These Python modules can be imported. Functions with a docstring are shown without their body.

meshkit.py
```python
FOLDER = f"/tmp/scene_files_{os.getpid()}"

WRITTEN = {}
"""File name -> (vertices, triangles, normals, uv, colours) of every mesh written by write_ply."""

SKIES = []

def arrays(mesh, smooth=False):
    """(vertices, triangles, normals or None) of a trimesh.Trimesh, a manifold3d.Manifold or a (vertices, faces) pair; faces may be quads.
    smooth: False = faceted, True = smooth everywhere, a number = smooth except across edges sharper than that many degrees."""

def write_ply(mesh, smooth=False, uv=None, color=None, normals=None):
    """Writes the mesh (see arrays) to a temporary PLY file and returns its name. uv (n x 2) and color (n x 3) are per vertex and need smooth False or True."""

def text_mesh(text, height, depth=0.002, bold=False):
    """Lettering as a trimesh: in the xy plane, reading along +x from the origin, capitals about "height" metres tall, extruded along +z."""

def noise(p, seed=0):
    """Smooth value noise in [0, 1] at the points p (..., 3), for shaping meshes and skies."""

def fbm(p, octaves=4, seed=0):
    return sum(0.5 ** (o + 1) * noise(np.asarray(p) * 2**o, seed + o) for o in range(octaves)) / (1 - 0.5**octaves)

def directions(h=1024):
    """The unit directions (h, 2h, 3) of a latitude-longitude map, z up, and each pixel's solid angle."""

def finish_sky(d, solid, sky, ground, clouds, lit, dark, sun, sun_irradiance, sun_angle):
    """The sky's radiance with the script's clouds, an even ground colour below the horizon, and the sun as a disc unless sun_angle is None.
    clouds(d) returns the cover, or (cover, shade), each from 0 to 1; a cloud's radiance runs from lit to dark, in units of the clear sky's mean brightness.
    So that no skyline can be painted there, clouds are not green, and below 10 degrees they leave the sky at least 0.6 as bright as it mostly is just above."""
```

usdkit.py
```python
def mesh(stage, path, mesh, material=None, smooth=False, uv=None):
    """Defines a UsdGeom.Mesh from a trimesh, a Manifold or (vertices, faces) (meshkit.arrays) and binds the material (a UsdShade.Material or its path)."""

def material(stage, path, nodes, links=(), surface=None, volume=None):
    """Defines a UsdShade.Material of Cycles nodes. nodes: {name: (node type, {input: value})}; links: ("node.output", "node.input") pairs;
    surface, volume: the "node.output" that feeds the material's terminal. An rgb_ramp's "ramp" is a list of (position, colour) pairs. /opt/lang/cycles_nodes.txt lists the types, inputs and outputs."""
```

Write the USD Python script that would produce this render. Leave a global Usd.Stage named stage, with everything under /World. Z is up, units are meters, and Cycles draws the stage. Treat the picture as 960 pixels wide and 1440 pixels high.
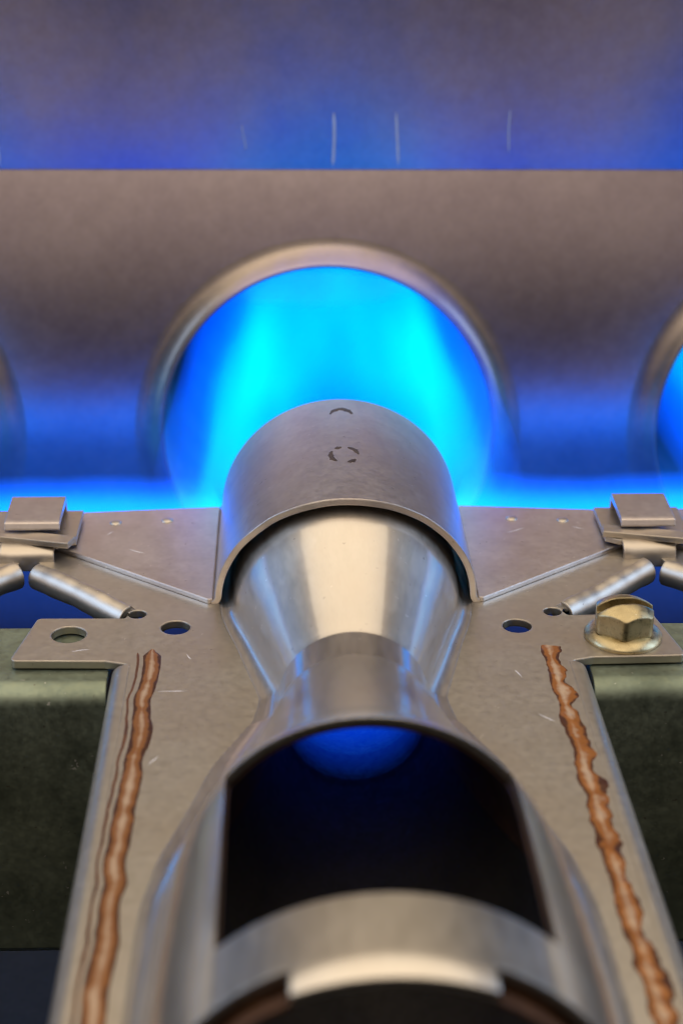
import math
import numpy as np
import trimesh
import manifold3d as m3
from shapely.geometry import Polygon, Point, LineString, box as sbox
from shapely.ops import unary_union
from scipy.interpolate import PchipInterpolator
from pxr import Usd, UsdGeom, UsdLux, UsdShade, Gf, Sdf
import usdkit
import meshkit

stage = Usd.Stage.CreateInMemory()
UsdGeom.SetStageUpAxis(stage, 'Z')
UsdGeom.SetStageMetersPerUnit(stage, 1.0)
UsdGeom.Xform.Define(stage, '/World')
MM = 0.001
RNG = np.random.default_rng(7)

# ------------------------------------------------------------------ camera (lengths in mm, turned into metres)
PITCH, YAW, ROLL = math.radians(24.0), math.radians(2.07), math.radians(0.5)
EYE = np.array([-5.7, -166.5, 73.5])
FOCUS, FSTOP, EXPOSURE = 160.0, 48.0, 0.0
fwd = np.array([math.sin(YAW) * math.cos(PITCH), math.cos(YAW) * math.cos(PITCH), -math.sin(PITCH)])
rgt = np.array([math.cos(YAW), -math.sin(YAW), 0.0])
upv = np.cross(rgt, fwd)
rgt, upv = rgt * math.cos(ROLL) + upv * math.sin(ROLL), upv * math.cos(ROLL) - rgt * math.sin(ROLL)
cam = UsdGeom.Camera.Define(stage, '/World/camera')
cm = np.eye(4)
cm[0, :3], cm[1, :3], cm[2, :3], cm[3, :3] = rgt, upv, -fwd, EYE * MM
cam.AddTransformOp().Set(Gf.Matrix4d(*cm.ravel().tolist()))
cam.CreateHorizontalApertureAttr(36.0)
cam.CreateVerticalApertureAttr(54.0)
cam.CreateFocalLengthAttr(90.0)
cam.CreateFStopAttr(FSTOP)
cam.CreateFocusDistanceAttr(FOCUS * MM)
cam.CreateClippingRangeAttr(Gf.Vec2f(0.005, 50.0))
cam.CreateExposureAttr(EXPOSURE)


# ------------------------------------------------------------------ lamps and added fills
def rect_light(name, pos, target, w, h, color, intensity):
    l = UsdLux.RectLight.Define(stage, '/World/' + name)
    pos, target = np.asarray(pos, float), np.asarray(target, float)
    z = pos - target
    z /= np.linalg.norm(z)
    x = np.cross([0, 0, 1.0] if abs(z[2]) < 0.95 else [0, 1.0, 0], z)
    x /= np.linalg.norm(x)
    y = np.cross(z, x)
    m = np.eye(4)
    m[0, :3], m[1, :3], m[2, :3], m[3, :3] = x, y, z, pos * MM
    l.AddTransformOp().Set(Gf.Matrix4d(*m.ravel().tolist()))
    l.CreateWidthAttr(w * MM)
    l.CreateHeightAttr(h * MM)
    l.CreateColorAttr(Gf.Vec3f(*color))
    l.CreateIntensityAttr(intensity)
    return l


rect_light('ceiling_lamp', (-20, 40, 560), (0, 30, 0), 860, 840, (1.0, 0.83, 0.61), 1.9)
rect_light('room_lamp', (40, -640, 350), (0, 0, 10), 900, 260, (1.0, 0.82, 0.70), 0.6)
rect_light('added_front_fill', (-60, -470, 520), (0, -40, 0), 420, 220, (1.0, 0.85, 0.66), 3.2)  # unseen fill light, added to brighten the bell flanks and front ring

for sx in (-1, 1):
    rect_light('added_side_fill' if sx < 0 else 'added_side_fill_001', (sx * 430, -30, 230), (0, -50, 0), 320, 320, (0.52, 0.70, 1.0), 4.0)  # unseen bluish fills, added for a cool sheen on flanks and edges

# ------------------------------------------------------------------ materials
LOOKS = '/World/Looks/'


def metal(name, base, dark, rough=0.42, noise=260.0, bump=0.000008, metallic=1.0, bevel=0.00025, fine=1400.0, spread=0.12, specks=0.0, tint=None, streak=(1, 1, 1), coat=0.0):
    """Worn sheet metal: uneven tone, uneven gloss, small dark pits and pale specks, and where tint is given, cloudy patches of heat colour."""
    nodes = {
        'c': ('texture_coordinate', {}),
        'm': ('mapping', {'scale': streak}),
        'n': ('noise_texture', {'scale': noise, 'detail': 5.0, 'roughness': 0.6}),
        'f': ('noise_texture', {'scale': fine, 'detail': 3.0, 'roughness': 0.7}),
        'g': ('noise_texture', {'scale': noise * 0.32, 'detail': 3.0, 'roughness': 0.55, 'distortion': 0.5}),
        'r': ('rgb_ramp', {'ramp': [(0.30, dark), (0.62, base)]}),
        'rr': ('map_range', {'from_min': 0.3, 'from_max': 0.7, 'to_min': rough - spread, 'to_max': rough + spread}),
        'fm': ('map_range', {'from_min': 0.3, 'from_max': 0.7, 'to_min': 0.93, 'to_max': 1.04}),
        'mu': ('mix', {'mix_type': 'multiply', 'fac': 1.0}),
        'bv': ('bevel', {'samples': 4, 'radius': bevel}),
        'b': ('bump', {'strength': 0.35, 'distance': bump}),
        'p': ('principled_bsdf', {'metallic': metallic, 'specular_ior_level': 0.4, 'coat_weight': coat, 'coat_roughness': 0.14, 'coat_ior': 2.1}),
    }
    links = [('c.object', 'm.vector'), ('m.vector', 'n.vector'), ('c.object', 'g.vector'), ('m.vector', 'f.vector'), ('n.fac', 'r.fac'), ('f.fac', 'rr.value'), ('rr.result', 'p.roughness'),
             ('f.fac', 'fm.value'), ('r.color', 'mu.color1'), ('fm.result', 'mu.color2'),
             ('bv.bevel', 'b.normal'), ('f.fac', 'b.height'), ('b.normal', 'p.normal')]
    out = 'mu.color'
    if tint is not None:
        nodes['tm'] = ('map_range', {'from_min': 0.42, 'from_max': 0.66, 'to_min': 0.0, 'to_max': 0.4, 'clamp': True})
        nodes['t'] = ('mix', {'color2': tint})
        links += [('g.fac', 'tm.value'), ('tm.result', 't.fac'), (out, 't.color1')]
        out = 't.color'
    if specks:
        nodes['pv'] = ('noise_texture', {'scale': 1100.0, 'detail': 2.0, 'roughness': 0.8})
        nodes['pd'] = ('map_range', {'from_min': 0.70, 'from_max': 0.76, 'to_min': 0.0, 'to_max': specks, 'clamp': True})
        nodes['pl'] = ('map_range', {'from_min': 0.30, 'from_max': 0.25, 'to_min': 0.0, 'to_max': specks, 'clamp': True})
        nodes['k'] = ('mix', {'color2': (0.09, 0.06, 0.045)})
        nodes['k2'] = ('mix', {'color2': (0.85, 0.8, 0.75)})
        links += [('c.object', 'pv.vector'), ('pv.fac', 'pd.value'), ('pv.fac', 'pl.value'), ('pd.result', 'k.fac'), (out, 'k.color1'), ('pl.result', 'k2.fac'), ('k.color', 'k2.color1')]
        out = 'k2.color'
    links.append((out, 'p.base_color'))
    return usdkit.material(stage, LOOKS + name, nodes, links, surface='p.BSDF')


def flame_volume(name, color, strength):
    return usdkit.material(stage, LOOKS + name, {'v': ('principled_volume', {'density': 0.02, 'color': (0.2, 0.4, 1.0), 'emission_strength': strength, 'emission_color': color})}, volume='v.volume')


def flame_field(name, ax, r_mm, ramp, fade, strength, along_x=False, wisps=0.1, rise=None):
    """Burning gas round an axis: its glow changes with the distance from the axis (ramp) and along it (fade: start, end in mm, from full to none).
    ax = (u slope, u start, w slope, w start) of the axis; u, w are x, z (y, z if along_x)."""
    run, u = ('x', 'y') if along_x else ('y', 'x')
    nodes = {
        'c': ('texture_coordinate', {}), 's': ('separate_xyz', {}),
        'au': ('math', {'math_type': 'multiply_add', 'value2': -ax[0], 'value3': -ax[1] * MM}), 'aw': ('math', {'math_type': 'multiply_add', 'value2': -ax[2], 'value3': -ax[3] * MM}),
        'u': ('math', {'math_type': 'add'}), 'w': ('math', {'math_type': 'add'}),
        'v': ('combine_xyz', {}), 'l': ('vector_math', {'math_type': 'length'}),
        'q': ('mapping', {'scale': (1, 1, 1) if along_x else (1, 0.12, 1)}), 'n': ('noise_texture', {'scale': 60.0 if along_x else 130.0, 'detail': 2.0}), 'nm': ('map_range', {'from_min': 0.3, 'from_max': 0.7, 'to_min': 1 - wisps, 'to_max': 1 + wisps}),
        'd': ('math', {'math_type': 'multiply', 'value2': 1.0 / (r_mm * MM)}), 'dn': ('math', {'math_type': 'multiply'}),
        'r': ('rgb_ramp', {'ramp': ramp}),
        'f': ('map_range', {'range_type': 'smoothstep', 'from_min': fade[0] * MM, 'from_max': fade[1] * MM, 'to_min': strength, 'to_max': 0.0, 'clamp': True}),
        'p': ('principled_volume', {'density': 0.02, 'color': (0.2, 0.4, 1.0)}),
    }
    links = [('c.object', 's.vector'), ('c.object', 'q.vector'), ('q.vector', 'n.vector'), (f's.{run}', 'au.value1'), (f's.{run}', 'aw.value1'), (f's.{u}', 'u.value1'), ('au.value', 'u.value2'), ('s.z', 'w.value1'), ('aw.value', 'w.value2'),
             ('u.value', 'v.x'), ('w.value', 'v.y'), ('v.vector', 'l.vector1'), ('l.value', 'd.value1'), ('d.value', 'dn.value1'), ('n.fac', 'nm.value'), ('nm.result', 'dn.value2'), ('dn.value', 'r.fac'),
             ('r.color', 'p.emission_color'), (f's.{run}', 'f.value'), ('f.result', 'p.emission_strength')]
    if rise:
        nodes['fi'] = ('map_range', {'range_type': 'smoothstep', 'from_min': rise[0] * MM, 'from_max': rise[1] * MM, 'to_min': 0.0, 'to_max': 1.0, 'clamp': True})
        nodes['fx'] = ('math', {'math_type': 'multiply'})
        links.remove(('f.result', 'p.emission_strength'))
        links += [(f's.{run}', 'fi.value'), ('f.result', 'fx.value1'), ('fi.result', 'fx.value2'), ('fx.value', 'p.emission_strength')]
    return usdkit.material(stage, LOOKS + name, nodes, links, volume='p.volume')


def glow(name, color, strength):
    return usdkit.material(stage, LOOKS + name, {'e': ('emission', {'color': color, 'strength': strength})}, surface='e.emission')


M = {}
M['steel'] = metal('burner_steel', (0.53, 0.49, 0.435), (0.49, 0.45, 0.395), 0.43, spread=0.03, specks=0.4, tint=(0.48, 0.40, 0.325), bump=0.000005)
M['polished'] = metal('drawn_steel', (0.55, 0.505, 0.45), (0.51, 0.465, 0.41), 0.42, spread=0.03, coat=1.0, specks=0.4, tint=(0.48, 0.40, 0.33), bump=0.000002, streak=(1, 0.25, 1))
M['cap'] = metal('cap_steel', (0.64, 0.60, 0.58), (0.56, 0.52, 0.50), 0.40, spread=0.03, specks=0.4, tint=(0.48, 0.39, 0.37), bump=0.000005)
M['panel'] = metal('panel_steel', (0.39, 0.33, 0.34), (0.34, 0.285, 0.305), 0.28, noise=60, fine=500, bump=0.0000005, spread=0.008, bevel=0.000001)
M['dimple_dark'] = metal('painted_dimple', (0.16, 0.13, 0.115), (0.10, 0.08, 0.07), 0.55, noise=700)  # dark colour paints the shade of the collar dimples
M['lip'] = metal('browned_lip_steel', (0.29, 0.245, 0.21), (0.25, 0.21, 0.185), 0.32, noise=60, fine=500, bump=0.0000005, spread=0.01, bevel=0.000001)
M['blue_tinted'] = metal('flame_tinted_panel_steel', (0.40, 0.365, 0.46), (0.18, 0.23, 0.55), 0.33, noise=30, fine=500, bump=0.0000005, spread=0.015, bevel=0.000001)  # blue of reflected flame light is put into the base colour
M['tube'] = metal('tube_steel', (0.60, 0.60, 0.64), (0.45, 0.45, 0.5), 0.5, noise=90)
M['inner_shade'] = metal('shaded_inside', (0.012, 0.010, 0.009), (0.006, 0.005, 0.005), 0.75, metallic=0.0)  # near-black stands in for the shade inside the burner
M['dark_brown'] = metal('dark_brown_edge', (0.05, 0.022, 0.012), (0.02, 0.010, 0.006), 0.6, metallic=0.0)  # plain dark brown for the opening edges and the bell lining
M['galv'] = metal('galvanised_rail', (0.25, 0.29, 0.22), (0.13, 0.155, 0.115), 0.5, noise=170, metallic=0.85, specks=0.5)
M['brass'] = metal('yellow_zinc', (0.50, 0.42, 0.25), (0.33, 0.27, 0.16), 0.37, noise=420, bump=0.00001, specks=0.6)
M['dark'] = metal('dark_floor', (0.010, 0.010, 0.010), (0.005, 0.005, 0.005), 0.7, metallic=0.0)
M['bright'] = metal('scratch_bright', (0.80, 0.80, 0.86), (0.6, 0.6, 0.7), 0.6, metallic=0.0)
M['rusty'] = metal('rusty_edge', (0.10, 0.045, 0.02), (0.04, 0.018, 0.01), 0.55, noise=500, metallic=0.3)


def weld_material(name, pale, brown, dark, scale, wander, off):
    """Weld or sealant bead: pale along its crown, browner towards its edges, with a ragged dark rust outline. Its st runs across and along the bead."""
    nodes = {
        'c': ('texture_coordinate', {}), 's': ('separate_xyz', {}), 'a': ('math', {'math_type': 'absolute'}),
        'n': ('noise_texture', {'scale': scale, 'detail': 4.0, 'roughness': 0.65, 'distortion': 0.4}),
        'f': ('noise_texture', {'scale': 2400.0, 'detail': 2.0}),
        'm': ('math', {'math_type': 'multiply_add', 'value2': wander, 'value3': -0.5 * wander + off}), 'd': ('math', {'math_type': 'add'}),
        'r': ('rgb_ramp', {'ramp': [(0.10, pale), (0.34, tuple(0.5 * (a + b) for a, b in zip(pale, brown))), (0.52, brown), (0.78, brown), (0.93, dark)]}),
        'b': ('bump', {'strength': 0.5, 'distance': 0.00005}),
        'p': ('principled_bsdf', {'metallic': 0.3, 'roughness': 0.40, 'specular_ior_level': 0.5}),
    }
    links = [('c.object', 'n.vector'), ('c.object', 'f.vector'), ('c.UV', 's.vector'), ('s.x', 'a.value1'), ('n.fac', 'm.value1'), ('m.value', 'd.value1'), ('a.value', 'd.value2'),
             ('d.value', 'r.fac'), ('r.color', 'p.base_color'), ('f.fac', 'b.height'), ('b.normal', 'p.normal')]
    return usdkit.material(stage, LOOKS + name, nodes, links, surface='p.BSDF')


M['bead_brown'] = weld_material('copper_bead', (0.46, 0.33, 0.23), (0.23, 0.090, 0.026), (0.06, 0.020, 0.008), 260, 1.5, 0.18)
M['bead_lumpy'] = weld_material('rusty_bead', (0.48, 0.34, 0.23), (0.28, 0.100, 0.020), (0.07, 0.022, 0.008), 300, 2.2, 0.16)
M['bead_line'] = metal('dark_bead_line', (0.12, 0.045, 0.018), (0.06, 0.022, 0.010), 0.5, noise=500, metallic=0.0)

AXIS = (0.022, 0.4, -2.0 / 33.9, 0.6)
FAR = [(0.0, (0, 0.10, 0.7)), (0.30, (0, 0.18, 0.85)), (0.48, (0, 0.42, 1.1)), (0.58, (0, 0.62, 1.25)), (0.66, (0, 0.46, 1.15)), (0.76, (0, 0.16, 0.95)), (0.86, (0, 0.08, 0.9)), (0.97, (0, 0.08, 0.95)), (1.0, (0, 0.04, 0.5))]
NEAR = [(0.0, (0, 0.02, 0.35)), (0.30, (0, 0.05, 0.5)), (0.48, (0, 0.22, 0.9)), (0.60, (0, 0.80, 1.4)), (0.74, (0, 0.75, 1.3)), (0.83, (0, 0.14, 0.9)), (0.97, (0, 0.08, 0.9)), (1.0, (0, 0.04, 0.5))]
M['flame'] = flame_field('flame_gas', AXIS, 20.0, FAR, (60.0, 115.0), 21.0, wisps=0.12, rise=(18.0, 50.0))
M['flame_root'] = flame_field('flame_root_gas', AXIS, 20.0, NEAR, (18.0, 50.0), 24.0, wisps=0.12)
M['strip'] = flame_field('strip_gas', (0, 2.9, 0, -2.4), 4.8, [(0.0, (0, 0.26, 1.3)), (0.35, (0, 0.16, 1.1)), (0.65, (0, 0.04, 0.4)), (1.0, (0, 0, 0))], (500.0, 600.0), 620.0, along_x=True)
M['under'] = flame_field('added_blue_haze', (0, 14.0, 0, -9.0), 17.0, [(0.0, (0, 0.020, 0.15)), (0.4, (0, 0.016, 0.12)), (1.0, (0, 0, 0))], (500.0, 600.0), 85.0, along_x=True)  # broad faint haze, added to spread blue over the lower panel
M['flame_throat'] = flame_volume('flame_throat', (0.0, 0.06, 1.0), 40.0)

# ------------------------------------------------------------------ naming and mesh helpers
_used = {}


def numbered(parent, name):
    k = (parent, name)
    n = _used.get(k, 0)
    _used[k] = n + 1
    return name if n == 0 else f'{name}_{n:03d}'


def setdata(p, label=None, cat=None, group=None, kind=None):
    for k, v in (('label', label), ('category', cat), ('group', group), ('kind', kind)):
        if v:
            p.SetCustomDataByKey(k, v)


def thing(name, label, cat, loc=(0, 0, 0), group=None):
    x = UsdGeom.Xform.Define(stage, '/World/' + numbered('/World', name))
    x.AddTranslateOp().Set(Gf.Vec3d(*(float(c) * MM for c in loc)))
    setdata(x.GetPrim(), label, cat, group)
    return x.GetPrim()


def obj(name, mesh, mat, parent=None, smooth=35, label=None, cat=None, group=None, kind=None, uv=None):
    base = str(parent.GetPath()) if parent is not None else '/World'
    v, f, _ = meshkit.arrays(mesh)
    t = trimesh.Trimesh(v * MM, f, process=False)
    p = usdkit.mesh(stage, base + '/' + numbered(base, name), t, M[mat], smooth=smooth, uv=uv).GetPrim()
    setdata(p, label, cat, group, kind)
    return p


def copy_of(src, loc, label):
    x = UsdGeom.Xform.Define(stage, '/World/' + numbered('/World', src.GetName()))
    x.AddTranslateOp().Set(Gf.Vec3d(*(float(c) * MM for c in loc)))
    p = x.GetPrim()
    p.GetReferences().AddInternalReference(src.GetPath())
    p.SetInstanceable(True)
    d = src.GetCustomData()
    setdata(p, label, d['category'], d.get('group'))
    return p


def man(t):
    v, f, _ = meshkit.arrays(t)
    return m3.Manifold(m3.Mesh(vert_properties=np.asarray(v, np.float32), tri_verts=np.asarray(f, np.uint32)))


def tri(m):
    me = m.to_mesh()
    return trimesh.Trimesh(me.vert_properties[:, :3], me.tri_verts, process=False)


def extrude(poly, z0, z1):
    parts = []
    for g in getattr(poly, 'geoms', [poly]):
        e = trimesh.creation.extrude_polygon(g, z1 - z0, engine='earcut')
        e.apply_translation([0, 0, z0])
        parts.append(e)
    return trimesh.util.concatenate(parts)


def box(x0, x1, y0, y1, z0, z1):
    b = trimesh.creation.box([x1 - x0, y1 - y0, z1 - z0])
    b.apply_translation([(x0 + x1) / 2, (y0 + y1) / 2, (z0 + z1) / 2])
    return b


def skin(rows, closed_u=False):
    """A sheet of quads over a grid of points rows (n, k, 3)."""
    n, k = rows.shape[:2]
    f = []
    for i in range(n - 1):
        for j in range(k if closed_u else k - 1):
            a, b = i * k + j, i * k + (j + 1) % k
            f += [(a, b, b + k), (a, b + k, a + k)]
    return rows.reshape(-1, 3), np.array(f)


def solid(outer, inner):
    """A closed sheet of metal between two grids (n, k, 3)."""
    n, k = outer.shape[:2]
    v1, f1 = skin(outer)
    v2, f2 = skin(inner)
    o = len(v1)
    f = [f1, f2[:, ::-1] + o]
    rim = [i * k for i in range(n)] + [(n - 1) * k + j for j in range(1, k)] + [i * k + k - 1 for i in range(n - 2, -1, -1)] + [j for j in range(k - 2, 0, -1)]
    r2 = rim[1:] + rim[:1]
    f.append(np.array([(a, b, o + a) for a, b in zip(rim, r2)]))
    f.append(np.array([(b, o + b, o + a) for a, b in zip(rim, r2)]))
    t = trimesh.Trimesh(np.vstack([v1, v2]), np.vstack(f), process=False)
    if t.volume < 0:
        t.invert()
    return t


def lathe(profile, axis_y=True, seg=96):
    """Revolves (r, y) pairs about the y axis."""
    p = np.asarray(profile, float)
    a = np.linspace(0, 2 * np.pi, seg, endpoint=False)
    rows = np.stack([p[:, :1] * np.cos(a), np.repeat(p[:, 1:], seg, 1), p[:, :1] * np.sin(a)], -1)
    v, f = skin(rows, True)
    return trimesh.Trimesh(v, f, process=False)


def sweep(path, profile, up=(0, 0, 1)):
    """Sweeps a closed profile (k, 2: side, up) along a path (n, 3)."""
    p = np.asarray(path, float)
    t = np.gradient(p, axis=0)
    t /= np.linalg.norm(t, axis=1, keepdims=True)
    s = np.cross(t, up)
    s /= np.linalg.norm(s, axis=1, keepdims=True)
    u = np.cross(s, t)
    q = np.asarray(profile, float)
    if q.ndim == 2:
        q = np.repeat(q[None], len(p), 0)
    rows = p[:, None] + q[..., :1] * s[:, None] + q[..., 1:] * u[:, None]
    v, f = skin(rows, True)
    k = q.shape[1]
    n = len(p)
    caps = m3.triangulate([np.asarray(q[0], np.float32)[:, :2]])
    caps = np.asarray(caps)
    f = np.vstack([f, caps, caps[:, ::-1] + (n - 1) * k])
    t = trimesh.Trimesh(v, f, process=False)
    trimesh.repair.fix_normals(t)
    return t


# ------------------------------------------------------------------ the heat exchanger behind the burners
PITCH_X = 62.0
K = PITCH_X / 65.3
TILT = math.radians(10.0)
HOLE = np.array([-0.2, 33.9, -4.8])           # centre of the middle opening
nrm = np.array([0, -math.cos(TILT), math.sin(TILT)])
upp = np.array([0, math.sin(TILT), math.cos(TILT)])


BEND = math.radians(0.30)                      # the sheet is slightly crowned: it leans back more towards its top (per mm)


def on_panel(mesh):
    """From panel coordinates (x, depth into the panel, up) to the world, along the crowned sheet."""
    v, f, _ = meshkit.arrays(mesh)
    s_ = np.clip(v[:, 2], -40, 60)
    a = TILT + BEND * s_
    py = (np.cos(TILT) - np.cos(a)) / BEND
    pz = (np.sin(a) - np.sin(TILT)) / BEND
    ex = v[:, 2] - s_
    py, pz = py + ex * np.sin(a), pz + ex * np.cos(a)
    w = np.stack([HOLE[0] + v[:, 0], HOLE[1] + py + v[:, 1] * np.cos(a), HOLE[2] + pz - v[:, 1] * np.sin(a)], -1)
    return trimesh.Trimesh(w, f, process=False)


FOLD = 34.2 * K
hx = thing('heat_exchanger', 'tall blue and brown steel panel with large round flared tube openings behind the burners', 'heat exchanger')
sheet = sbox(-125, -80, 125, FOLD + 0.5)
holes = [Point(k * PITCH_X, 0).buffer(25.5 * K, 64) for k in (-2, -1, 0, 1, 2)]
flat = extrude(sheet.difference(unary_union(holes)), 0, 1.0)
flat.vertices = np.asarray(flat.vertices)[:, [0, 2, 1]]
flat.invert()
fv, ff = trimesh.remesh.subdivide_to_size(flat.vertices, flat.faces, 4.0, max_iter=14)
flat = trimesh.Trimesh(fv, ff, process=True)
obj('lower_panel', on_panel(flat), 'panel', hx, smooth=20)
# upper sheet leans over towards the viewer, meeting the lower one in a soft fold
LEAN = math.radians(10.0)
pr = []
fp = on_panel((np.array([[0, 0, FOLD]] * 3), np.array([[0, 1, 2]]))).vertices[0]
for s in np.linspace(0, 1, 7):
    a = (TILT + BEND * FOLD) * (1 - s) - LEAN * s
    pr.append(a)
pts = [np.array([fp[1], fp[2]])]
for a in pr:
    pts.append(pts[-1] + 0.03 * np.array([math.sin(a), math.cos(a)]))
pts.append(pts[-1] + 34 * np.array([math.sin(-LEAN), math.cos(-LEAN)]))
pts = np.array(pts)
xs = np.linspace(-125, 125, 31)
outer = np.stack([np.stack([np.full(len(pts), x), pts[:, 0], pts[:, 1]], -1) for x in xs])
obj('upper_panel', solid(outer, outer + np.array([0, 1.0, 0])), 'blue_tinted', hx, smooth=30)
# raised, rolled lips round the openings; each runs on into its tube
lip_r = np.array([25.6, 24.9, 24.3, 23.75, 23.25, 22.85, 22.5, 22.2, 22.0, 21.82, 21.72, 21.7, 21.7, 22.0, 22.4])
lip_y = -np.array([0.0, 0.03, 0.13, 0.30, 0.50, 0.70, 0.88, 1.0, 1.04, 1.0, 0.86, 0.6, 0.1, -0.8, -3.0])
tt = np.linspace(0, len(lip_r) - 1, 60)
lip = np.stack([PchipInterpolator(np.arange(len(lip_r)), lip_r)(tt) * K, PchipInterpolator(np.arange(len(lip_r)), lip_y)(tt) * K], -1)
tube_profile = np.array([(22.3, 2.0), (23.2, 4.0), (23.6, 8.0), (24.0, 60.0), (24.0, 160.0), (0.01, 160.0)]) * [[K, 1]]
lab = {-1: 'flared rim at the left picture edge', 0: 'flared rim round the burning middle opening', 1: 'flared rim at the right picture edge'}
cut = 37
for k in (-1, 0, 1):
    l = lathe(lip[cut - 1:])
    l.apply_translation([k * PITCH_X, 0, 0])
    obj('rim_edge', on_panel(l), 'dark_brown', hx, smooth=True)
for k in (-1, 0, 1):
    l = lathe(lip[:cut])
    l.apply_translation([k * PITCH_X, 0, 0])
    l = on_panel(l)
    obj('flared_rim', l, 'lip', hx, smooth=True, label=lab[k])
for k in (-1, 0, 1):
    t = lathe(tube_profile)
    t.apply_translation([k * PITCH_X, 0, 0])
    obj('tube', on_panel(t), 'tube', hx, smooth=50)

# pale scratches above the fold
for x, z0, z1, w in ((-40.1, 0.4, 7.2, 0.10), (0.3, 0.3, 7.2, 0.08), (8.2, 0.4, 7.2, 0.07), (22.0, 2.0, 7.6, 0.05), (44.0, 0.4, 7.2, 0.10), (-10.4, 2.5, 5.6, 0.04)):
    a = pts[-2] + np.array([math.sin(-LEAN), math.cos(-LEAN)]) * z0
    b = pts[-2] + np.array([math.sin(-LEAN), math.cos(-LEAN)]) * z1
    n = 9
    path = np.stack([x + 0.25 * np.sin(np.linspace(0, 2.2, n) + x), np.linspace(a[0], b[0], n), np.linspace(a[1], b[1], n)], -1)
    ww = 2.1 * w * np.concatenate([[0.3], np.ones(n - 2), [0.3]])
    prof = np.stack([np.stack([q * np.array([-1, 0, 1, 0]), 0.05 * np.array([0, -1, 0, 1.0])], -1) for q in ww])
    obj('scratch', sweep(path, prof, up=(0, -1, 0)), 'bright', hx, smooth=True)

# ------------------------------------------------------------------ the burner
RY = np.array([-94.2, -87.0, -74.0, -69.0, -65.0, -60.0, -55.0, -50.0, -45.6, -44.8, -44.3, -40.4, -39.9, -39.0, -32.0, -24.0, -20.0, -12.0, 0.0])
RR = np.array([14.6, 14.6, 14.2, 13.8, 12.9, 10.9, 9.2, 7.9, 6.85, 6.62, 6.4, 6.36, 6.5, 6.76, 8.65, 10.6, 10.8, 10.8, 10.8])
radius = PchipInterpolator(RY, RR)
fillet = PchipInterpolator([-96, -67, -60, -52, -46, -40, -24, 0], [1.6, 2.4, 3.6, 4.2, 2.8, 1.8, 1.2, 0.7])


def section(R, F, t=0.0, nt=33, nf=6):
    """Half tube with a fillet at each foot, moved inwards by t."""
    xc = math.sqrt((R + F) ** 2 - F ** 2)
    e = math.asin(F / (R + F))
    arc = np.linspace(math.pi - e, e, nt)
    mid = np.stack([(R - t) * np.cos(arc), (R - t) * np.sin(arc)], -1)
    g = np.linspace(e + math.pi, 1.5 * math.pi, nf)[1:]
    foot = np.stack([xc + (F + t) * np.cos(g), F + (F + t) * np.sin(g)], -1)
    left = foot[::-1] * [-1, 1]
    return np.vstack([left, mid, foot])


ys = np.unique(np.concatenate([np.linspace(-94.2, 0, 150), RY]))


def tube_grid(t):
    return np.stack([np.insert(section(float(radius(y)), float(fillet(y)), t), 1, y, axis=1) for y in ys])


go, gi = tube_grid(0.0), tube_grid(0.6)
# near the collar the cone is a little taller than wide; the front edge of the mouth turns down a little
for g in (go, gi):
    for i, y in enumerate(ys):
        w_ = np.clip((y + 38.0) / 12.0, 0, 1)
        g[i, :, 2] *= 1 + 0.082 * w_ * w_ * (3 - 2 * w_)
for g in (go, gi):
    for i, y in enumerate(ys):
        if y < -92.6:
            g[i, :, 2] -= 0.28 * ((-92.6 - y) / 1.6) ** 2
shell = man(solid(go, gi))


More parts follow.
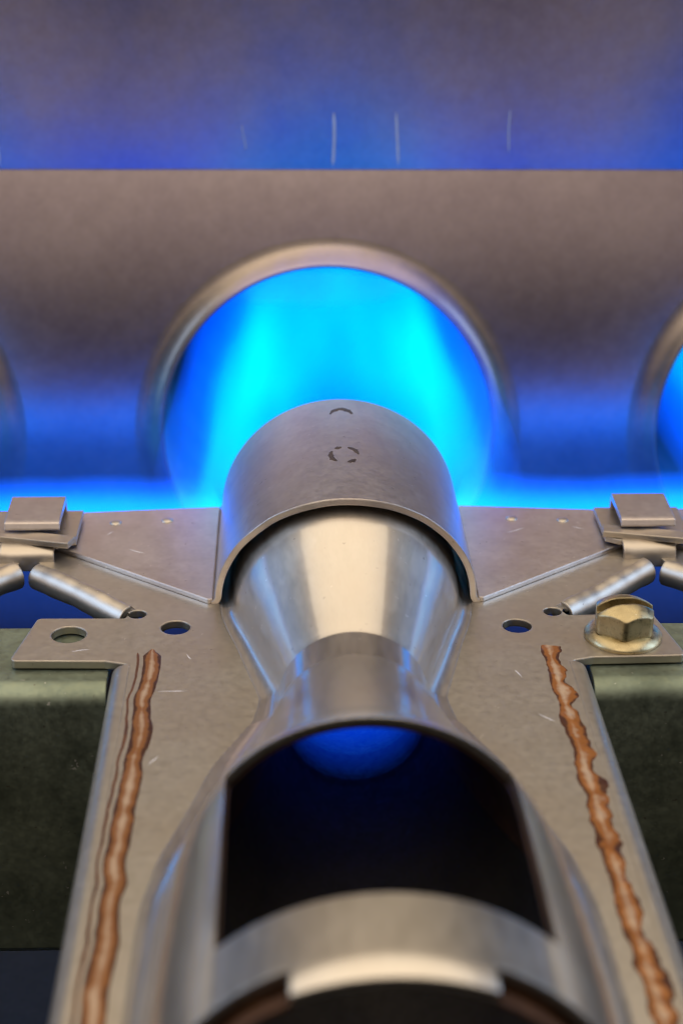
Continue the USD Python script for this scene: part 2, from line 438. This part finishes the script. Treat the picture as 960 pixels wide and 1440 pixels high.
def surf(y, phi, off=0.0):
    """Point on the tube at angle phi from the top (radians, + to the right)."""
    R = float(radius(y)) + off
    return np.array([R * math.sin(phi), y, R * math.cos(phi)])


def ball_chain(points, radii):
    out = None
    for (a, ra), (b, rb) in zip(zip(points[:-1], radii[:-1]), zip(points[1:], radii[1:])):
        s = [m3.Manifold.sphere(r, 20).translate(tuple(map(float, c))) for c, r in ((a, ra), (b, rb))]
        h = m3.Manifold.batch_hull(s)
        out = h if out is None else out + h
    return out


# air window in the mouth, side cut-backs of its front edge
shell -= man(box(-9.9, 9.9, -87.2, -65.2, 2.0, 30))
for s in (-1, 1):
    shell -= man(box(*sorted((s * 5.6, s * 13.3)), -99, -92.4, 1.5, 30))
burner = thing('gas_burner', 'middle grey steel gas burner with open black mouth in the foreground', 'burner', group='row of gas burners')
obj('venturi_tube', shell, 'polished', burner, smooth=28)

# flat body plate
HALF = 21.1
right = [(0, -0.6), (12, -1.2), (30.6, -3.0), (31.0, -4), (30.8, -11.0), (29.5, -15.2), (20.5, -24.0), (20.2, -24.7), (20.6, -25.5), (28.6, -25.4), (30.1, -33.4), (HALF + 0.6, -33.6), (HALF - 1.4, -34.2), (HALF - 1.4, -100), (0, -100)]
leftp = [(-x, y) for x, y in right[::-1]]
plate = Polygon(right + leftp).buffer(0)
plate = plate.buffer(-0.5).buffer(0.9).buffer(-0.4)
foot = [math.sqrt((float(radius(y)) + float(fillet(y))) ** 2 - float(fillet(y)) ** 2) - 0.25 for y in ys]
keyhole = Polygon([(-x, y) for x, y in zip(foot, ys)] + [(x, y) for x, y in zip(foot[::-1], ys[::-1])]).union(sbox(-9, -1, 9, 2)).union(sbox(-15, -101, 15, -94))
holes = [Point(x, y).buffer(r, 24) for x, y, r in ((-15.8, -27.4, 1.35), (15.6, -27.6, 1.35), (-25.4, -28.6, 1.6), (25.0, -29.8, 1.6), (-19.5, -24.7, 0.85), (19.3, -24.8, 0.85))]
plate = plate.difference(keyhole).difference(unary_union(holes))
obj('body_plate', extrude(plate, -0.75, 0.0), 'steel', burner, smooth=20)
# folded-down long edges
a = np.linspace(0, math.pi / 2, 9)
for s in (-1, 1):
    pro = [(HALF - 1.7, 0.02)] + [(HALF - 1.4 + 1.4 * math.sin(q), -1.4 + 1.42 * math.cos(q)) for q in a] + [(HALF, -6.0)]
    pri = [(HALF - 1.7, -0.7)] + [(HALF - 1.4 + 0.7 * math.sin(q), -1.4 + 0.7 * math.cos(q)) for q in a] + [(HALF - 0.7, -6.0)]
    yy = np.linspace(-100, -34.3, 40)
    o = np.stack([np.array([(s * x, y, z) for x, z in pro]) for y in yy])
    i_ = np.stack([np.array([(s * x, y, z) for x, z in pri]) for y in yy])
    obj('folded_edge', solid(o, i_), 'steel', burner, smooth=40)

# lower half of the tube, its inner shade put into the colour
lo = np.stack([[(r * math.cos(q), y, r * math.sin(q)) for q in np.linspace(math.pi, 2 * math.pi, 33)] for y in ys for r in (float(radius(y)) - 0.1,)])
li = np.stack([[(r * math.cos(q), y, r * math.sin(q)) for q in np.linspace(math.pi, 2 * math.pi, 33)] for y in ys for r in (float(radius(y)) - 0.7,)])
obj('lower_shell', solid(lo, li), 'inner_shade', burner, smooth=35)
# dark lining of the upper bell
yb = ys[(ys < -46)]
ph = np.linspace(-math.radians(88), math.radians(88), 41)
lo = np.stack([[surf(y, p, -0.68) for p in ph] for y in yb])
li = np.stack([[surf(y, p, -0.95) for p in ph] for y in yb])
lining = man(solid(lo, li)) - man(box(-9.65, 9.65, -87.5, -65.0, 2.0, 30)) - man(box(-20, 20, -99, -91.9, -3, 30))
obj('bell_lining', lining, 'dark_brown', burner, smooth=35)
# rusty inner sleeve showing in the cut-backs of the mouth
for s in (-1, 1):
    ph = np.linspace(math.radians(24), math.radians(74), 20) * s
    yy = np.linspace(-93.5, -90.5, 6)
    o = np.stack([[(13.3 * math.sin(p), y, 13.3 * math.cos(p)) for p in ph] for y in yy])
    i_ = np.stack([[(13.0 * math.sin(p), y, 13.0 * math.cos(p)) for p in ph] for y in yy])
    obj('inner_sleeve', solid(o, i_), 'rusty', burner, smooth=35)

# flame cap: collar and two wings on top of the plate
CR = 12.35


def cap_grid(t):
    rows = []
    for s in np.linspace(0, 1, 28):
        sec = section(CR, 0.8, t, nt=49)
        ang = np.arctan2(sec[:, 0], np.maximum(sec[:, 1], 0))
        y0 = -22.6 - 3.9 * np.cos(ang) + 0.35 * (meshkit.fbm(np.stack([ang * 5, ang * 0, ang * 0], -1), 3, 4) - 0.5)
        y = y0 + (-0.8 - y0) * s
        # a faint ring of pressing marks
        rows.append(np.stack([sec[:, 0], y, sec[:, 1] + 0.1], -1))
    return np.stack(rows)


cap = man(solid(cap_grid(0.0), cap_grid(0.62)))
obj('collar', cap, 'cap', burner, smooth=30)
# two press dimples, their shade painted as dark patches: a crescent and a broken ring
rg = np.random.default_rng(12)


def dimple_shade(a0, a1, my, rx, ry, w):
    ts = np.linspace(a0, a1, 14)
    rows = []
    for q_ in np.linspace(-1, 1, 5):
        k_ = 1 + q_ * w * (0.35 + 0.65 * np.sin(np.linspace(0, math.pi, 14))) * (1 + 0.25 * rg.normal(size=14))
        x_, y_ = rx * k_ * np.cos(ts), my + ry * k_ * np.sin(ts)
        rows.append(np.stack([x_, y_, np.sqrt(CR ** 2 - x_ ** 2) + 0.1 + 0.02 - 0.035 * q_ * q_], -1))
    v_, f_ = skin(np.stack(rows))
    t_ = trimesh.Trimesh(v_, f_, process=False)
    if t_.face_normals[:, 2].mean() < 0:
        t_.invert()
    obj('dimple_shade', t_, 'dimple_dark', burner, smooth=True)


dimple_shade(0.3, 2.85, -5.6, 1.15, 1.9, 0.30)
for a0, da in ((0.1, 1.2), (1.75, 0.5), (2.6, 1.5), (4.9, 0.8)):
    dimple_shade(a0, a0 + da, -16.0, 1.3 + 0.1 * math.sin(a0), 1.9, 0.24)
wing = Polygon([(12.6, -1.1), (29.0, -2.6), (30.4, -3.2), (30.2, -10.0), (28.0, -11.2), (12.6, -23.0)])
wing = wing.buffer(-0.3).buffer(0.3)
for s in (-1, 1):
    w = Polygon([(s * x, y) for x, y in wing.exterior.coords]).buffer(0)
    obj('wing', extrude(w, 0.03, 0.5), 'cap', burner, smooth=20)
    for x, y in ((17.9, -4.6), (23.2, -5.1)):
        d = trimesh.creation.icosphere(2, 0.62)
        d.apply_scale([1, 1, 0.4])
        d.apply_translation([s * x, y, 0.47])
        obj('spot_weld', d, 'steel', burner, smooth=True)
# rolled front edge of each arm
q = np.linspace(0, 1, 40)
sp_o = np.stack([(1.45 - 0.42 * q) * np.cos(math.radians(100) - q * 7.2), (1.45 - 0.42 * q) * np.sin(math.radians(100) - q * 7.2)], -1)
sp_i = np.stack([(1.10 - 0.42 * q) * np.cos(math.radians(100) - q * 7.2), (1.10 - 0.42 * q) * np.sin(math.radians(100) - q * 7.2)], -1)
spiral = np.vstack([sp_o, sp_i[::-1]])
for s in (-1, 1):
    nh = 40
    path = np.stack([np.linspace(s * 29.9, s * 20.3, nh), np.linspace(-15.1, -24.2, nh), -0.75 + 0.12 * np.sin(np.linspace(0.5, 5.5, nh) + s)], -1)
    k = 1 + (0.016 if s > 0 else 0.010) * np.sin(np.arange(nh) * 0.95) + 0.03 * np.sin(np.arange(nh) * 0.37 + 2 * s)
    prof = spiral[None] * k[:, None, None] * np.array([-s, 1.0])
    obj('rolled_edge', sweep(path, prof), 'steel', burner, smooth=40)

# folded clip over the joint with the next burner (right wing only; the neighbour on the left brings its own)
cx = PITCH_X / 2
clip_o, clip_i = [], []
side = [(-3.6, 1.2), (-3.8, 2.6), (-4.4, 3.2), (-9.6, 3.0), (-10.2, 2.85), (-10.5, 2.2)]
o = np.stack([[(x, y, z) for y, z in side] for x in np.linspace(cx - 2.75, cx + 2.75, 5)])
off = np.array([[-0.6, 0.0], [-0.55, -0.3], [-0.2, -0.6], [0.1, -0.6], [0.4, -0.5], [0.55, 0.0]])
i_ = o + np.insert(off, 0, 0, axis=1)[None]
obj('joint_clip', solid(o, i_), 'cap', burner, smooth=30)
tongue = Polygon([(cx - 4.4, -3.8), (cx + 4.4, -3.8), (cx + 4.4, -11.0), (cx + 2.6, -11.9), (cx - 3.0, -11.9), (cx - 4.4, -11.0)])
obj('joint_tongue', extrude(tongue, 0.8, 1.35), 'steel', burner, smooth=20)
strut = sweep(np.array([[cx - 4.6, -10.4, 1.75], [cx - 1.0, -11.0, 1.65], [cx + 4.2, -12.8, 1.9]]), np.array([[-0.9, -0.3], [0.9, -0.3], [0.9, 0.3], [-0.9, 0.3]]))
bend_o = [(-11.4, 1.42), (-12.4, 1.38), (-13.1, 1.05), (-13.4, 0.4), (-13.5, -0.9)]
bend_i = [(-11.4, 1.02), (-12.2, 0.98), (-12.65, 0.75), (-12.9, 0.3), (-13.0, -0.9)]
o = np.stack([[(x, y + 0.06 * (x - cx), z) for y, z in bend_o] for x in np.linspace(cx - 2.9, cx + 2.4, 6)])
i_ = np.stack([[(x, y + 0.06 * (x - cx), z) for y, z in bend_i] for x in np.linspace(cx - 2.9, cx + 2.4, 6)])
obj('bent_tab', solid(o, i_), 'steel', burner, smooth=40)
obj('joint_strap', strut, 'steel', burner, smooth=20)

# seam on the left: a dark wavy line, a pale strip and a copper-brown band
n = 90
yl = np.linspace(-31.2, -99, n)
wob = meshkit.fbm(np.stack([yl * 0.22, yl * 0, yl * 0], -1), 4, 3) - 0.5
wob2 = meshkit.fbm(np.stack([yl * 0.22, yl * 0 + 9, yl * 0], -1), 4, 5) - 0.5
half = np.linspace(0, math.pi, 9)


def ridge(xc, hw, h, z=-0.04):
    rows = np.stack([np.stack([x + w * -np.cos(half), np.full(9, y), z + hh * np.sin(half)], -1) for x, w, hh, y in zip(xc, hw, h, yl)])
    v, f = skin(rows)
    return trimesh.Trimesh(v, f[:, ::-1] if False else f, process=False)


taper = np.clip(np.minimum(np.arange(n), np.arange(n)[::-1]) / 2.0, 0.2, 1)
drift = -0.9 * np.linspace(0, 1.3, n)
line_x = -18.65 + 0.9 * wob + drift
obj('seam_line', ridge(line_x, (0.15 + 0.12 * wob2) * taper, 0.07 * taper), 'bead_line', burner, smooth=True)
uvr = np.stack(np.meshgrid(-np.cos(half), yl * 0.1), -1).reshape(-1, 2)
obj('seam_bead', ridge(line_x + 1.25 + 0.15 * wob2, (0.85 + 0.3 * wob2) * taper, (0.13 + 0.08 * wob2) * taper), 'bead_brown', burner, smooth=True, uv=uvr, label='smooth copper brown seam bead along the left edge')
# patchy rusty bead on the right, with dark edges
NB = 220
yl2 = np.linspace(-31.0, -99, NB)
cs = np.linspace(-1, 1, 17)
gx, gy = np.meshgrid(cs, yl2)
edge_l = meshkit.fbm(np.stack([yl2 * 0.5, yl2 * 0, yl2 * 0 + 2], -1), 4, 11)
edge_r = meshkit.fbm(np.stack([yl2 * 0.5, yl2 * 0, yl2 * 0 + 7], -1), 4, 12)
wl = 0.72 + 0.9 * (edge_l - 0.35)
wr = 0.78 + 1.9 * (edge_r - 0.35)
X = 17.9 + 0.25 * np.linspace(0, 1.3, NB)[:, None] + np.where(gx < 0, gx * wl[:, None], gx * wr[:, None])
lump = meshkit.fbm(np.stack([X * 1.3, gy * 1.0, X * 0], -1), 3, 21)
Z = (1 - np.abs(gx) ** 2.6) * (0.06 + 0.30 * np.clip(lump - 0.4, 0, 1)) - 0.02
tp = np.clip(np.minimum(np.arange(NB), np.arange(NB)[::-1]) / 4.0, 0, 1)[:, None]
v, f = skin(np.stack([X, gy, Z * tp - 0.02 * (1 - tp)], -1))
obj('seam_bead', trimesh.Trimesh(v, f, process=False), 'bead_lumpy', burner, smooth=True, uv=np.stack([gx, gy * 0.1], -1).reshape(-1, 2), label='patchy orange rust seam along the right edge')
rs = np.random.default_rng(5)
spots = [(-15.4, -39.0, 2.6, 0.1), (14.6, -36.5, 1.4, 1.9), (16.0, -44.0, 1.8, 2.3), (-16.3, -50.0, 1.5, 1.1), (18.0, -7.5, 2.2, 0.5), (-20.5, -12.0, 2.0, 2.6), (-23.5, -7.6, 1.2, 0.9), (-14.3, -33.0, 1.0, 2.0), (-24.0, -31.6, 1.6, 0.2), (24.5, -7.0, 1.3, 2.8)]
for x, y, ln, an in spots:
    q_ = np.linspace(-0.5, 0.5, 7)
    px_, py_ = x + ln * q_ * math.cos(an), y + ln * q_ * math.sin(an) + 0.06 * np.sin(q_ * 5 + x)
    z_ = 0.505 if y > -13 else 0.004
    w_ = 0.035 * np.cos(q_ * math.pi * 0.98) + 0.006
    rows = np.stack([np.stack([px_ - sd * w_ * math.sin(an), py_ + sd * w_ * math.cos(an), np.full(7, z_)], -1) for sd in (1, -1)])
    v_, f_ = skin(rows)
    t_ = trimesh.Trimesh(v_, f_, process=False)
    if t_.face_normals[0, 2] < 0:
        t_.invert()
    obj('scratch', t_, 'bright', burner, smooth=False)
copy_of(burner, (-PITCH_X, 0, 0), 'neighbouring burner at the left picture edge, only its wing tip and joint clip showing')
copy_of(burner, (PITCH_X, 0, 0), 'neighbouring burner at the right picture edge, only its wing tip showing')

# ------------------------------------------------------------------ the rail that carries the burners
rail = thing('support_rail', 'dark green galvanised steel rail crossing under the burner ears', 'rail')
b = np.linspace(0, math.pi / 2, 9)
pr = [(-25.5, -0.95)] + [(-35.2 - 1.8 * math.sin(q), -2.75 + 1.8 * math.cos(q)) for q in b] + [(-37.0, -28.5), (-36.0, -29.6), (-28.0, -29.6)]
pi_ = [(-25.5, -1.75)] + [(-35.2 - 1.0 * math.sin(q), -2.75 + 1.0 * math.cos(q)) for q in b] + [(-36.2, -28.3), (-35.6, -28.8), (-28.0, -28.8)]
xs = np.linspace(-140, 140, 57)
o = np.stack([[(x, y, z) for y, z in pr] for x in xs])
i_ = np.stack([[(x, y, z) for y, z in pi_] for x in xs])
rm = man(solid(o, i_))
for k in (-2, -1, 0, 1, 2):
    rm -= man(box(k * PITCH_X - 21.4, k * PITCH_X + 21.4, -45, -20, -20, 5))
obj('rail_sheet', rm, 'galv', rail, smooth=30)

# ------------------------------------------------------------------ screw on the right ear
screw = thing('screw', 'yellow zinc slotted hex washer-head screw on the right burner ear', 'screw', (25.0, -29.8, 0.0))
w = lathe([(0.01, 0.0), (3.5, 0.0), (3.55, 0.25), (3.4, 0.5), (3.0, 0.75), (2.4, 1.0), (0.01, 1.0)], seg=64)
w.vertices = np.asarray(w.vertices)[:, [0, 2, 1]]
w.invert()
obj('washer_flange', w, 'brass', screw, smooth=40)
hexa = Polygon([(2.95 * math.cos(t), 2.85 * math.sin(t)) for t in np.radians(np.arange(0, 360, 60) + 22)]).buffer(-0.7).buffer(0.7)
hm = man(extrude(hexa, 0.9, 3.7)) ^ m3.Manifold.sphere(4.3, 128).translate((0, 0, -0.5))
hm -= man(box(-5, 5, -0.75, 0.45, 2.35, 6)).rotate((0, 0, 4))
obj('hex_head', hm, 'brass', screw, smooth=25)

# ------------------------------------------------------------------ compartment floor
obj('floor', box(-200, 200, -170, 120, -66, -64), 'dark', kind='structure', label='dark floor of the burner compartment')


# ------------------------------------------------------------------ flames
def ring_flame(prof_out, prof_in):
    """Closed hollow body of revolution about y."""
    p = list(prof_out) + list(prof_in)[::-1]
    p = p + [p[0]]
    t = lathe(p, seg=64)
    return t


def flame(k, label):
    f = thing('gas_flame', label, 'flame', (k * PITCH_X, 0, 0), group='flames of the burners')
    yo = np.linspace(-0.4, 126, 22)
    m = lathe([(0.01, -0.4)] + [(20.0, y) for y in yo] + [(0.01, 126)], seg=64)
    v = np.asarray(m.vertices).copy()
    v[:, 0] += AXIS[0] * v[:, 1]
    v[:, 2] += AXIS[2] * v[:, 1] + AXIS[3]
    fb = trimesh.Trimesh(v, m.faces, process=False)
    if fb.volume < 0:
        fb.invert()
    obj('flame_body', fb, 'flame', f, smooth=50)
    fr = lathe([(0.01, -0.5), (19.95, -0.5), (19.95, 51.0), (0.01, 51.0)], seg=64)
    v = np.asarray(fr.vertices).copy()
    v[:, 0] += AXIS[0] * v[:, 1]
    v[:, 2] += AXIS[2] * v[:, 1] + AXIS[3]
    fr = trimesh.Trimesh(v, fr.faces, process=False)
    if fr.volume < 0:
        fr.invert()
    obj('flame_root', fr, 'flame_root', f, smooth=50)
    yt = np.linspace(-44, -1, 12)
    t = lathe([(0.01, -44)] + [(float(radius(y)) - 0.8, y) for y in yt] + [(0.01, -1)], seg=48)
    if t.volume < 0:
        t.invert()
    obj('throat_flame', t, 'flame_throat', f, smooth=50)
    return f


flame(0, 'bright cyan and blue gas flame shooting into the middle tube opening')
flame(-1, 'blue gas flame in the tube opening at the left picture edge')
flame(1, 'blue gas flame in the tube opening at the right picture edge')
for s, lb in ((-1, 'thin blue carry-over flame with added blue haze along the back of the left wing'), (1, 'thin blue carry-over flame with added blue haze along the back of the right wing')):
    n = 40
    x = np.linspace(12.0, PITCH_X - 12.0, n)
    c = np.linspace(0, 2 * math.pi, 24, endpoint=False)
    rad = 7.5 * np.clip(np.minimum(np.arange(n), np.arange(n)[::-1]) / 2.0, 0.2, 1)
    prof = np.stack([np.stack([r * np.cos(c), r * np.sin(c)], -1) for r in rad])
    cf = thing('carryover_flame', lb, 'flame')
    for part, yc, zc, rr, mat in (('edge_flame', 2.9, -2.4, 4.8, 'strip'), ('blue_haze', 14.0, -9.0, 17.0, 'under')):
        p = np.stack([s * x, np.full(n, yc), np.full(n, zc)], -1)
        obj(part, sweep(p, np.clip(prof / 7.5, -1, 1) * rr), mat, cf, smooth=True)
